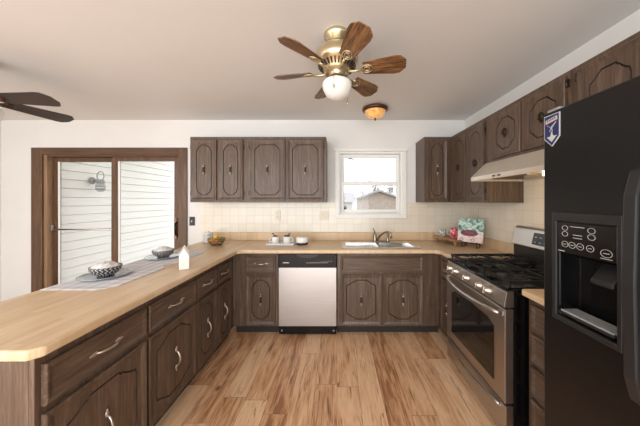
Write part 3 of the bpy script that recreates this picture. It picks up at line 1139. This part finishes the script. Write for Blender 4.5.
# ------------------------------------------------------------------ range hood
hd = thing('range_hood', 'almond under cabinet range hood above the gas range', 'range hood', (1.20, 2.153, 1.60), -PI / 2)
HW = .762
MB().prism([(0, 0), (0, .035), (.13, .160), (.464, .160), (.464, .0), (.445, .0), (.445, .145), (.14, .145), (.02, .03), (.02, 0)], 0, .0, HW).build('canopy', 'almond', hd, .002)
MB().box(.004, .016, .021, .444, .0, .029).box(HW - .016, HW - .004, .021, .444, .0, .029).build('side_flange', 'almond', hd)
MB().box(.06, .44, .16, .43, .012, .024).build('filter_screen', 'nickel', hd)
MB().box(.016, HW - .016, .05, .444, .024, .034).build('inner_pan', 'brass', hd)
lb = MB().ball((.56, .20, .008), .03, .03, .022)
lbo = lb.build('bulb', 'bulb', hd)
MB().box(.30, .33, -.004, -.0003, .012, .024).box(.36, .39, -.004, -.0003, .012, .024).build('switch', 'blackmat', hd)
hl = lamp('hood_bulb_light', 'POINT', (0, 0, 0), 2.2, (1.0, .80, .55), radius=.03)
hl.parent = hd
hl.location = (.56, .20, -.03)

# ------------------------------------------------------------------ refrigerator (faces -x)
fr = thing('refrigerator', 'tall black side by side refrigerator with ice and water dispenser', 'refrigerator', (.83, .965, 0), -PI / 2)
FW, FZ = .905, 1.772
MB().box(.004, FW - .004, .085, .80, .03, FZ - .012).build('cabinet', 'fridge', fr, .006)
MB().box(.01, FW - .01, .04, .084, .012, .085).box(.05, .10, .1, .75, 0, .03).box(FW - .10, FW - .05, .1, .75, 0, .03).build('grille', 'blackmat', fr, .003)
# freezer door with a recess for the dispenser
FD = .368
dx0, dx1, dz0, dz1 = .068, .262, 1.005, 1.238     # hole
d = MB()
xs, zs = [.0, dx0, dx1, FD], [.095, dz0, dz1, FZ]
v = []
for y in (0.0, .075):
    for z in zs:
        for x in xs:
            v.append((x, y, z))
fs = []
for j in range(3):
    for i in range(3):
        if not (i == 1 and j == 1):
            fs.append((j * 4 + i, j * 4 + i + 1, (j + 1) * 4 + i + 1, (j + 1) * 4 + i))
        fs.append((16 + j * 4 + i, 16 + j * 4 + i + 1, 16 + (j + 1) * 4 + i + 1, 16 + (j + 1) * 4 + i))
for i in range(3):
    fs.append((i, i + 1, 17 + i, 16 + i))
    fs.append((12 + i, 13 + i, 29 + i, 28 + i))
    fs.append((i * 4, i * 4 + 4, i * 4 + 20, i * 4 + 16))
    fs.append((i * 4 + 3, i * 4 + 7, i * 4 + 23, i * 4 + 19))
d.add(v, fs)
# recess walls
rv = [(dx0, 0, dz0), (dx1, 0, dz0), (dx1, 0, dz1), (dx0, 0, dz1), (dx0 + .008, .068, dz0 + .01), (dx1 - .008, .068, dz0 + .01), (dx1 - .008, .068, dz1 - .02), (dx0 + .008, .068, dz1 - .02)]
d.add(rv, [(0, 1, 5, 4), (1, 2, 6, 5), (2, 3, 7, 6), (3, 0, 4, 7), (4, 5, 6, 7)], 1)
fdo = d.build('freezer_door', ['fridge', 'black'], fr, .006)
# dispenser bezel, control panel, paddle, tray
bz = MB()
bo = [(.050, .985), (.276, .985), (.276, 1.384), (.050, 1.384)]
bi = [(dx0, dz0), (dx0, 1.350), (dx1, 1.350), (dx1, dz0)]
bz.prism(bo, 1, -.012, -.0005, holes=[bi])
bz.build('dispenser_bezel', 'blackmat', fdo, .004)
MB().box(dx0 + .001, dx1 - .001, -.008, -.0005, dz1 + .001, 1.349).build('dispenser_controls', 'black', fdo, .002)
q = MB()


def ring(cx, cz, rx, rz_, rad=.0008):
    q.tube([(cx + rx * math.cos(a), -.0085, cz + rz_ * math.sin(a)) for a in [i * 2 * PI / 20 for i in range(20)]], rad, 5, closed=True)


for cz in (1.328, 1.307):
    ring(.100, cz, .0105, .0085)
    ring(.190, cz, .0115, .0090)
for cx in (.100, .126, .154, .186):
    ring(cx, 1.270, .0115, .0105)
ring(.233, 1.264, .016, .012)
q.box(.120, .168, -.0095, -.008, 1.3340, 1.3360)
q.box(.130, .160, -.0095, -.008, 1.3060, 1.3078)
q.box(.130, .160, -.0095, -.008, 1.2960, 1.2978)
for cx in (.100, .126, .154, .186):
    q.box(cx - .005, cx + .005, -.0095, -.008, 1.2690, 1.2708)
q.box(.225, .241, -.0095, -.008, 1.2630, 1.2650)
q.box(.217, .249, -.0095, -.008, 1.2465, 1.2482)
q.box(.074, .098, -.0095, -.008, 1.2430, 1.2455)
q.build('dispenser_print', 'ringwhite', fdo)
MB().prism([(.05, 1.222), (.062, 1.217), (.045, 1.145), (.005, 1.155), (.006, 1.17)], 0, .172, .240).build('dispenser_paddle', 'blackmat', fdo, .004)
tr = MB().box(dx0 + .008, dx1 - .008, -.01, .06, dz0 + .011, dz0 + .018)
for i in range(7):
    y = -.004 + i * .009
    tr.box(dx0 + .012, dx1 - .012, y, y + .0016, dz0 + .018, dz0 + .024, 1)
tr.build('drip_tray', ['blackmat', 'grey'], fdo)
MB().box(FD + .006, FW, 0, .075, .095, FZ).build('refrigerator_door', 'fridge', fr, .006)
for hx, par in ((FD - .032, fr), (FD + .042, fr)):
    path = [(hx, .0, 1.52), (hx, -.035, 1.505), (hx, -.052, 1.44), (hx, -.058, 1.20), (hx, -.052, .96), (hx, -.035, .895), (hx, .0, .88)]
    m = MB()
    # flattened bow
    w2, tck = .016, .011
    vs, fs = [], []
    for i, p in enumerate(path):
        vs += [(p[0] - w2, p[1] - tck, p[2]), (p[0] + w2, p[1] - tck, p[2]), (p[0] + w2, p[1] + tck, p[2]), (p[0] - w2, p[1] + tck, p[2])]
    for i in range(len(path) - 1):
        for j in range(4):
            fs.append((i * 4 + j, i * 4 + (j + 1) % 4, i * 4 + 4 + (j + 1) % 4, i * 4 + 4 + j))
    m.add(vs, fs)
    m.build('handle', 'blackmat', par, .005)
MB().box(.005, .055, .01, .10, FZ + .0005, FZ + .013).build('hinge_cover', 'grey', fr, .004)

# pennant magnet
pn = thing('pennant_magnet', 'navy pennant shaped magnet with white print on the refrigerator door corner', 'magnet', (.8295, .957, 1.640), -PI / 2)
MB().prism([(.0, .028), (.034, -.005), (.066, .028), (.066, .118), (.0, .118)], 1, -.003, 0).build('backing', 'ringwhite', pn)
MB().prism([(.003, .030), (.034, -.001), (.063, .030), (.063, .115), (.003, .115)], 1, -.0036, -.0031).build('field', 'navy', pn)
q = MB()
q.prism([(.008, .088), (.058, .095), (.056, .108), (.008, .101)], 1, -.0044, -.0037, 0)
q.prism([(.008, .085), (.058, .092), (.058, .0945), (.008, .0875)], 1, -.0044, -.0037, 1)
q.tube([(.014, -.004, .081), (.034, -.004, .064), (.053, -.004, .086), (.034, -.004, .072), (.025, -.004, .053), (.037, -.004, .053), (.034, -.004, .066)], .0013, 5, 0)
q.prism([(.013, .034), (.034, .012), (.056, .034), (.042, .034), (.038, .041), (.030, .041), (.028, .034)], 1, -.0044, -.0037, 0)
q.box(.031, .037, -.0044, -.0037, .040, .050, 0)
for i in range(5):
    x = .014 + i * .008
    q.box(x, x + .004, -.0050, -.0045, .0925 + i * .001, .1005 + i * .001, 2)
q.build('print', ['ringwhite', 'orangeprint', 'navy'], pn)

# ------------------------------------------------------------------ ceiling fan
def blade_mb(r0, r1, w0, w1, t=.006):
    """blade along +x, tip cut to a blunt point"""
    pts = [(r0, -w0 / 2), (r0 + .03, -w0 / 2 - .004), (r1 - .07, -w1 / 2), (r1 - .035, -w1 / 2 + .004), (r1, -w1 * .22), (r1, w1 * .22), (r1 - .035, w1 / 2 - .004), (r1 - .07, w1 / 2), (r0 + .03, w0 / 2 + .004), (r0, w0 / 2)]
    return MB().prism(pts, 2, -t / 2, t / 2)


def fan(loc, label, R, n, a0, blade_mat, metal, zb, zg, rm, rcan, drop, rglobe, group, pitch=-.30, chains=True):
    f = thing('ceiling_fan', label, 'ceiling fan', loc, 0, group)
    MB().lathe([(rcan * .9, -.0005), (rcan, -.012), (rcan * .96, -.03), (rcan * .72, -.045), (rcan * .66, -.062), (rcan * .3, -.068), (0, -.068)]).build('ceiling_canopy', metal, f)
    MB().tube([(0, 0, -.066), (0, 0, -drop - .004)], .016, 14).build('downrod', metal, f)
    zt = -drop
    hb = zb - zt          # motor height (negative)
    m = MB().lathe([(.02, zt), (rm * .45, zt - .004), (rm * .80, zt + hb * .12), (rm, zt + hb * .34), (rm, zt + hb * .55), (rm * .93, zt + hb * .66), (rm * .86, zt + hb * .72), (rm * .62, zt + hb * .93), (rm * .60, zt + hb), (0, zt + hb)], seg=40)
    mo = m.build('motor_housing', metal, f)
    vt = MB()
    for i in range(30):
        a = 2 * PI * i / 30
        mt = Matrix.Rotation(a, 4, 'Z') @ Matrix.Translation((rm * .78, 0, zt + hb * .83)) @ Matrix.Rotation(.9, 4, 'Y')
        vt.box(-.002, .003, -.004, .004, -.018, .018, 0, mt)
    vt.build('vent', 'chocolate', mo)
    for i in range(n):
        a = a0 + 2 * PI * i / n
        b = blade_mb(rm + .03, R, R * .20, R * .31)
        bo = b.build('blade', blade_mat, f, .0015, loc=(0, 0, zb + .012), rot=(pitch, 0, a))
        k2 = MB()
        k2.tube([(rm * .55, 0, -.012), (rm * .85, 0, -.014), (rm + .02, 0, -.009)], [.011, .009, .008], 8)
        for off, rx in ((.055, .034), (.055, .018)):
            k2.tube([(rm + off + rx * math.cos(q_), rx * .82 * math.sin(q_), -.007) for q_ in [j * 2 * PI / 18 for j in range(18)]], .0045, 6, closed=True)
        k2.build('blade_bracket', metal, bo)
    fit = MB().lathe([(rm * .38, zb), (rm * .36, zb - .02), (rm * .28, zb - .03), (rm * .29, zg + rglobe * .62), (rglobe * .52, zg + rglobe * .52), (rglobe * .62, zg + rglobe * .34), (0, zg + rglobe * .34)], seg=28)
    fit.build('light_fitter', metal, f)
    gl = MB().lathe([(rglobe * .55, zg + rglobe * .33), (rglobe * .90, zg + rglobe * .29), (rglobe * .99, zg + rglobe * .18), (rglobe, zg + rglobe * .02), (rglobe * .96, zg - rglobe * .2), (rglobe * .78, zg - rglobe * .58), (rglobe * .42, zg - rglobe * .82), (0, zg - rglobe * .9)], seg=32)
    gl.build('lamp_globe', 'globe', f)
    for (cx, cy, ln) in () if not chains else ((-.02, -rglobe * 1.05, .12), (.07, rglobe * .85, .15)):
        ch = MB().tube([(cx, cy * .4, zb - .02), (cx, cy, zb - .035), (cx, cy, zb - ln)], .0016, 5)
        ch.ball((cx, cy, zb - ln - .008), .007, .007, .012, 10, 6)
        ch.build('pull_chain', metal, f)
    return f


fan((0.0, 1.53, CEIL), 'antique brass ceiling fan with six oak blades and a white globe', .425, 6, math.radians(-12), 'fanwood', 'brass', -.250, -.335, .135, .085, .085, .093, 'ceiling fans')
fan((-2.65, 1.78, CEIL), 'ceiling fan with dark brown blades at the left edge of the ceiling', .52, 5, math.radians(4.0), 'fandark', 'bronze', -.312, -.395, .08, .07, .12, .112, 'ceiling fans', -.26, False)
# flush light
fl = thing('flush_ceiling_light', 'small bronze flush ceiling light with amber glass bowl', 'ceiling light', (.435, 2.74, CEIL))
MB().lathe([(.0, -.0005), (.13, -.0005), (.145, -.012), (.148, -.028), (.135, -.040), (.118, -.044), (.105, -.040)], seg=36).build('pan', 'bronze', fl)
MB().lathe([(.117, -.040), (.110, -.065), (.088, -.095), (.05, -.115), (.0, -.122)], seg=36).build('glass_bowl', 'amber', fl)
MB().lathe([(0, -.121), (.012, -.123), (.014, -.132), (.007, -.140), (.004, -.15), (0, -.152)], seg=14).build('finial', 'bronze', fl)

# ------------------------------------------------------------------ outlets and switch
def plate(x, y, z, rz, wd, label, cat, name, mat, kind):
    o = thing(name, label, cat, (x, y, z), rz, 'wall plates')
    MB().box(-wd / 2, wd / 2, -.006, 0, -.058, .058).build('cover_plate', mat, o, .002)
    n = 1 if wd < .1 else 2
    for i in range(n):
        cx = 0 if n == 1 else (-.023 + .046 * i)
        if kind == 'outlet':
            for cz in (-.02, .02):
                s_ = MB().prism([(cx + .016 * math.cos(a), cz + .014 * math.sin(a)) for a in [j * 2 * PI / 14 for j in range(14)]], 1, -.0085, -.0062)
                s_ = s_.build('socket', mat, o)
                MB().box(cx - .007, cx - .005, -.0092, -.0086, cz - .004, cz + .005).box(cx + .005, cx + .007, -.0092, -.0086, cz - .004, cz + .005).build('slot', 'blackmat', s_)
        else:
            MB().box(cx - .006, cx + .006, -.016, -.0062, -.012, .012).build('toggle', 'ivory', o, .002)
    return o


plate(-.777, YB - TT - .0005, 1.24, 0, .072, 'single ivory outlet plate on the tile above the two mugs', 'outlet', 'wall_outlet', 'ivory', 'outlet')
plate(-.170, YB - TT - .0005, 1.235, 0, .115, 'double ivory switch plate on the tile just left of the window', 'switch', 'light_switch', 'ivory', 'switch')
plate(-1.905, YB - .0005, 1.16, 0, .072, 'black switch plate on the wall between patio door and tile', 'switch', 'light_switch', 'black', 'switch')
plate(XR - TT - .0005, 2.87, 1.275, -PI / 2, .072, 'ivory outlet plate on the right wall tile behind the cookbook', 'outlet', 'wall_outlet', 'ivory', 'outlet')

# ------------------------------------------------------------------ things on the worktops
ZC = CZ1 + .0008


def setting(cx, cy, py, first):
    who = 'nearest the viewer' if first else 'nearer the sink wall'
    hw, hl, cc = .195, .262, .07
    pts = [(-hw, -hl), (hw - cc, -hl), (hw, -hl + cc), (hw, hl - cc), (hw - cc, hl), (-hw, hl)]
    pm = MB().prism(pts, 2, 0, .003).build('placemat', 'weave', loc=(cx, cy, ZC))
    tag(pm, 'grey checked placemat on the peninsula, ' + who, 'placemat', 'grey checked placemats')
    pl = MB().lathe([(0, .0), (.075, .0), (.085, .003), (.130, .012), (.138, .016), (.137, .018), (.128, .015), (.085, .007), (.0, .006)], seg=40).build('plate', 'charger', loc=(cx - .05, py, ZC + .0035))
    tag(pl, 'round silver plate under the bowl on the placemat ' + who, 'plate', 'silver plates on the placemats')
    bw = MB().lathe([(0, 0), (.04, 0), (.045, .006), (.070, .022), (.082, .045), (.085, .062), (.082, .064), (.078, .05), (.05, .02), (0, .012)], seg=36).build('bowl', 'bowlglaze', loc=(cx - .05, py, ZC + .0105))
    tag(bw, 'black and white patterned bowl on the silver plate ' + who, 'bowl', 'patterned bowls on the plates')
    nb = MB()
    vs, fs = [], []
    rn = random.Random(5 if first else 9)
    R, S = 7, 26
    for i in range(R + 1):
        for j in range(S):
            a = 2 * PI * j / S
            rr = .078 * i / R
            zz = .035 * (1 - (i / R) ** 2) + .007 * math.sin(a * 5 + i) * (i / R) + rn.uniform(-.003, .003)
            vs.append((rr * math.cos(a), rr * math.sin(a), zz))
    for i in range(R):
        for j in range(S):
            fs.append((i * S + j, i * S + (j + 1) % S, (i + 1) * S + (j + 1) % S, (i + 1) * S + j))
    nb.add(vs, fs, 0, True)
    # underside so that it is a closed, rounded bundle
    vs2 = [(.078 * math.cos(2 * PI * j / S), .078 * math.sin(2 * PI * j / S), vs[R * S + j][2]) for j in range(S)] + [(0, 0, -.028)]
    nb.add(vs2, [(j, (j + 1) % S, S) for j in range(S)], 0, True)
    nk = nb.build('napkin', 'napkin', loc=(cx - .05, py, ZC + .0105 + .057))
    tag(nk, 'crumpled black and white cloth napkin in the bowl ' + who, 'napkin', 'napkins in the bowls')


setting(-1.505, 1.635, 1.615, True)
setting(-1.505, 2.175, 2.150, False)

# white house ornament
hb = MB().prism([(-.033, 0), (.033, 0), (.033, .105), (.0, .165), (-.033, .105)], 1, -.022, .022)
ho = thing('house_ornament', 'small white house shaped ornament on the peninsula worktop', 'ornament', (-1.145, 1.80, ZC), .5)
hb.build('body', 'ceramic', ho, .004)
MB().prism([(-.040, .104), (.0, .172), (.040, .104), (.040, .110), (.0, .178), (-.040, .110)], 1, -.025, .025).build('roof', 'ceramic', ho, .001)

# fruit basket
bx, by = -1.385, 2.76
bk = thing('fruit_basket', 'round woven wire basket of fruit at the corner of the worktop', 'basket', (bx, by, ZC))
m = MB()
for zz, rr in ((.004, .055), (.03, .072), (.055, .084), (.078, .092)):
    m.tube([(rr * math.cos(a), rr * math.sin(a), zz) for a in [i * 2 * PI / 28 for i in range(28)]], .004, 6, closed=True)
for i in range(20):
    a = 2 * PI * i / 20
    m.tube([(r * math.cos(a), r * math.sin(a), z) for r, z in ((.0, .004), (.055, .004), (.072, .03), (.084, .055), (.092, .078))], .0022, 5)
m.build('bowl', 'wicker', bk)
for (dx, dy, dz, r, mt_, nm, lb, sx) in (
        (-.042, -.022, .058, .030, 'lemon', 'lemon', 'yellow lemon at the left of the fruit basket', 1.25),
        (.018, -.036, .054, .032, 'apple', 'peach', 'orange peach at the front of the fruit basket', 1.0),
        (.040, .028, .058, .031, 'lime', 'pear', 'green pear at the right of the fruit basket', 1.1),
        (-.02, .036, .058, .031, 'apple', 'apple', 'reddish apple at the back of the fruit basket', 1.0),
        (-.004, .000, .100, .028, 'lemon', 'lemon', 'yellow lemon topmost in the fruit basket', 1.25)):
    r *= .86
    m = MB().ball((0, 0, 0), r * sx, r, r * .97, 18, 12)
    if mt_ == 'lemon':
        m.ball((r * sx, 0, 0), .007, .006, .006, 8, 6)
    o = m.build(nm, mt_, loc=(bx + dx, by + dy, ZC + dz), rot=(0, 0, random.uniform(0, 3)))
    tag(o, lb, 'fruit', 'fruit in the basket')
    if mt_ != 'lemon':
        MB().tube([(0, 0, r * .9), (.003, 0, r + .008)], .0016, 5).build('stem', 'bark', o)

cn = thing('canister', 'grey mottled canister against the back wall behind the fruit basket', 'canister', (-1.575, 2.93, ZC))
MB().lathe([(0, 0), (.052, 0), (.056, .01), (.055, .105), (.05, .112), (0, .112)]).build('jar', 'canisterpat', cn)
MB().lathe([(0, .1122), (.052, .1122), (.054, .122), (.03, .132), (.012, .134), (.014, .146), (0, .150)]).build('lid', 'ceramic', cn)

# tray with two mugs
ty = thing('serving_tray', 'white scalloped tray carrying two white mugs on the back worktop', 'tray', (-.655, 2.82, ZC))
m = MB().box(-.155, .155, -.075, .075, 0, .008)
m.build('base', 'ceramic', ty, .003)
m = MB()
for i in range(17):
    for yy in (-.075, .075):
        m.ball((-.152 + i * .019, yy, .014), .0105, .006, .012, 8, 6)
for i in range(8):
    for xx in (-.155, .155):
        m.ball((xx, -.066 + i * .019, .014), .006, .0105, .012, 8, 6)
m.build('scalloped_edge', 'ceramic', ty)
for sx, lb in ((-1, 'left white mug on the white tray'), (1, 'right white mug on the white tray')):
    mx = -.655 + sx * .068
    mg = thing('mug', lb, 'mug', (mx, 2.82, ZC + .0085), 0, 'white mugs on the tray')
    MB().lathe([(0, 0), (.034, 0), (.040, .008), (.045, .05), (.046, .088), (.043, .088), (.041, .05), (.035, .012), (0, .010)]).build('cup', 'ceramic', mg)
    hx = sx * .044
    MB().tube([(hx, 0, .070), (hx + sx * .022, 0, .066), (hx + sx * .027, 0, .045), (hx + sx * .018, 0, .026), (hx - sx * .002, 0, .020)], .0055, 8).build('handle', 'ceramic', mg)
    s = MB()
    rn = random.Random(sx + 4)
    for i in range(5):
        s.ball((rn.uniform(-.02, .02), rn.uniform(-.02, .02), .080 + rn.uniform(0, .012)), .017, .014, .011, 8, 6)
    s.tube([(.008, 0, .02), (.012 * sx, 0, .10), (.024 * sx, 0, .118)], .004, 6)
    s.ball((.03 * sx, 0, .118), .014, .010, .006, 8, 6)
    o = s.build('chocolate_treats', 'chocolate', loc=(mx, 2.82, ZC + .0085))
    tag(o, 'dark chocolate treats heaped in the %s white mug' % ('left' if sx < 0 else 'right'), 'sweets', 'chocolate treats in the mugs')
    o['kind'] = 'stuff'

bd = thing('butter_dish', 'round white lidded dish with a black base right of the mug tray', 'dish', (-.408, 2.82, ZC))
MB().lathe([(0, 0), (.060, 0), (.068, .006), (.068, .026), (.0, .026)]).build('base', 'blackmat', bd)
MB().lathe([(0, .0262), (.070, .0262), (.072, .034), (.072, .078), (.064, .090), (.0, .092)]).build('lid', 'ceramic', bd)

# riser board, cups, cook book
bdx, bdy, brz = 1.375, 2.90, math.radians(14)
rb = thing('wooden_riser', 'low wooden riser board on small feet in the corner beside the range', 'riser', (bdx, bdy, ZC), brz)
MB().box(-.105, .105, -.205, .205, .052, .070).build('board', 'boardwood', rb, .005)
for sx in (-1, 1):
    for sy in (-1, 1):
        MB().lathe([(0, 0), (.012, 0), (.014, .02), (.018, .0515), (0, .0515)], (sx * .075, sy * .165, 0), 12).build('foot', 'boardwood', rb)


def cup(x, y, h, r, mat, lb):
    c = thing('floral_cup', lb, 'cup', (x, y, ZC + .0708), 2.6, 'floral cups on the riser')
    MB().lathe([(0, 0), (r * .75, 0), (r * .82, .006), (r, h * .6), (r * 1.04, h), (r * .98, h), (r * .9, h * .5), (r * .7, .01), (0, .008)], seg=26).build('bowl', mat, c)
    MB().tube([(r * .9, 0, h * .8), (r * 1.55, 0, h * .78), (r * 1.7, 0, h * .5), (r * 1.4, 0, h * .28), (r * .85, 0, h * .22)], .005, 8).build('handle', 'ceramic', c)


cup(1.405, 2.875, .115, .047, 'floral', 'pink flowered cup on the riser board')
cup(1.310, 2.985, .085, .038, 'teal', 'smaller white and teal flowered cup on the left of the riser board')

bdir = math.atan2(-.75, .66)
bc = (1.462, 2.640)
stn = thing('book_easel', 'small dark metal easel holding the cookbook', 'easel', (bc[0], bc[1], ZC), bdir)
m = MB()
for xx in (-.075, .075):
    m.tube([(xx, .06, .0045), (xx, -.03, .0045), (xx, -.006, .0465), (xx, -.034, .0495), (xx, -.032, .066)], .0042, 6)
    m.tube([(xx, -.004, .047), (xx, .018, .10), (xx, .042, .17)], .0042, 6)
    m.tube([(xx, .042, .17), (xx, .07, .0045)], .0042, 6)
m.tube([(-.075, .018, .10), (.075, .018, .10)], .0042, 6)
m.tube([(-.075, -.012, .0465), (.075, -.012, .0465)], .0035, 6)
m.build('frame', 'iron', stn)
lean = math.radians(-12)
bk = thing('cookbook', 'open face cookbook with leafy pie picture on its cover in the right corner', 'book', (bc[0], bc[1], ZC + .050), bdir)
bk.rotation_euler = (0, 0, 0)
bk.matrix_world = Matrix.Translation((bc[0], bc[1], ZC + .050)) @ Matrix.Rotation(bdir, 4, 'Z') @ Matrix.Rotation(lean, 4, 'X')
bk['label'] = 'cookbook with leafy pie picture on its cover standing in the right corner'
MB().box(-.128, .128, -.0185, -.0155, .006, .265).build('front_cover', 'cover', bk, .001)
MB().box(-.126, .124, -.0152, -.0042, .009, .262).build('pages', 'pages', bk)
MB().box(-.128, .128, -.0040, -.0010, .006, .265).build('back_cover', 'cover', bk, .001)
q = MB()
for cx, cz in ((-.085, .03), (.03, .03)):
    q.tube([(cx + .018 * math.cos(a), -.0192, cz + .016 * math.sin(a)) for a in [i * 2 * PI / 16 for i in range(16)]], .0025, 5, closed=True)
q.build('cover_print', 'chocolate', bk)
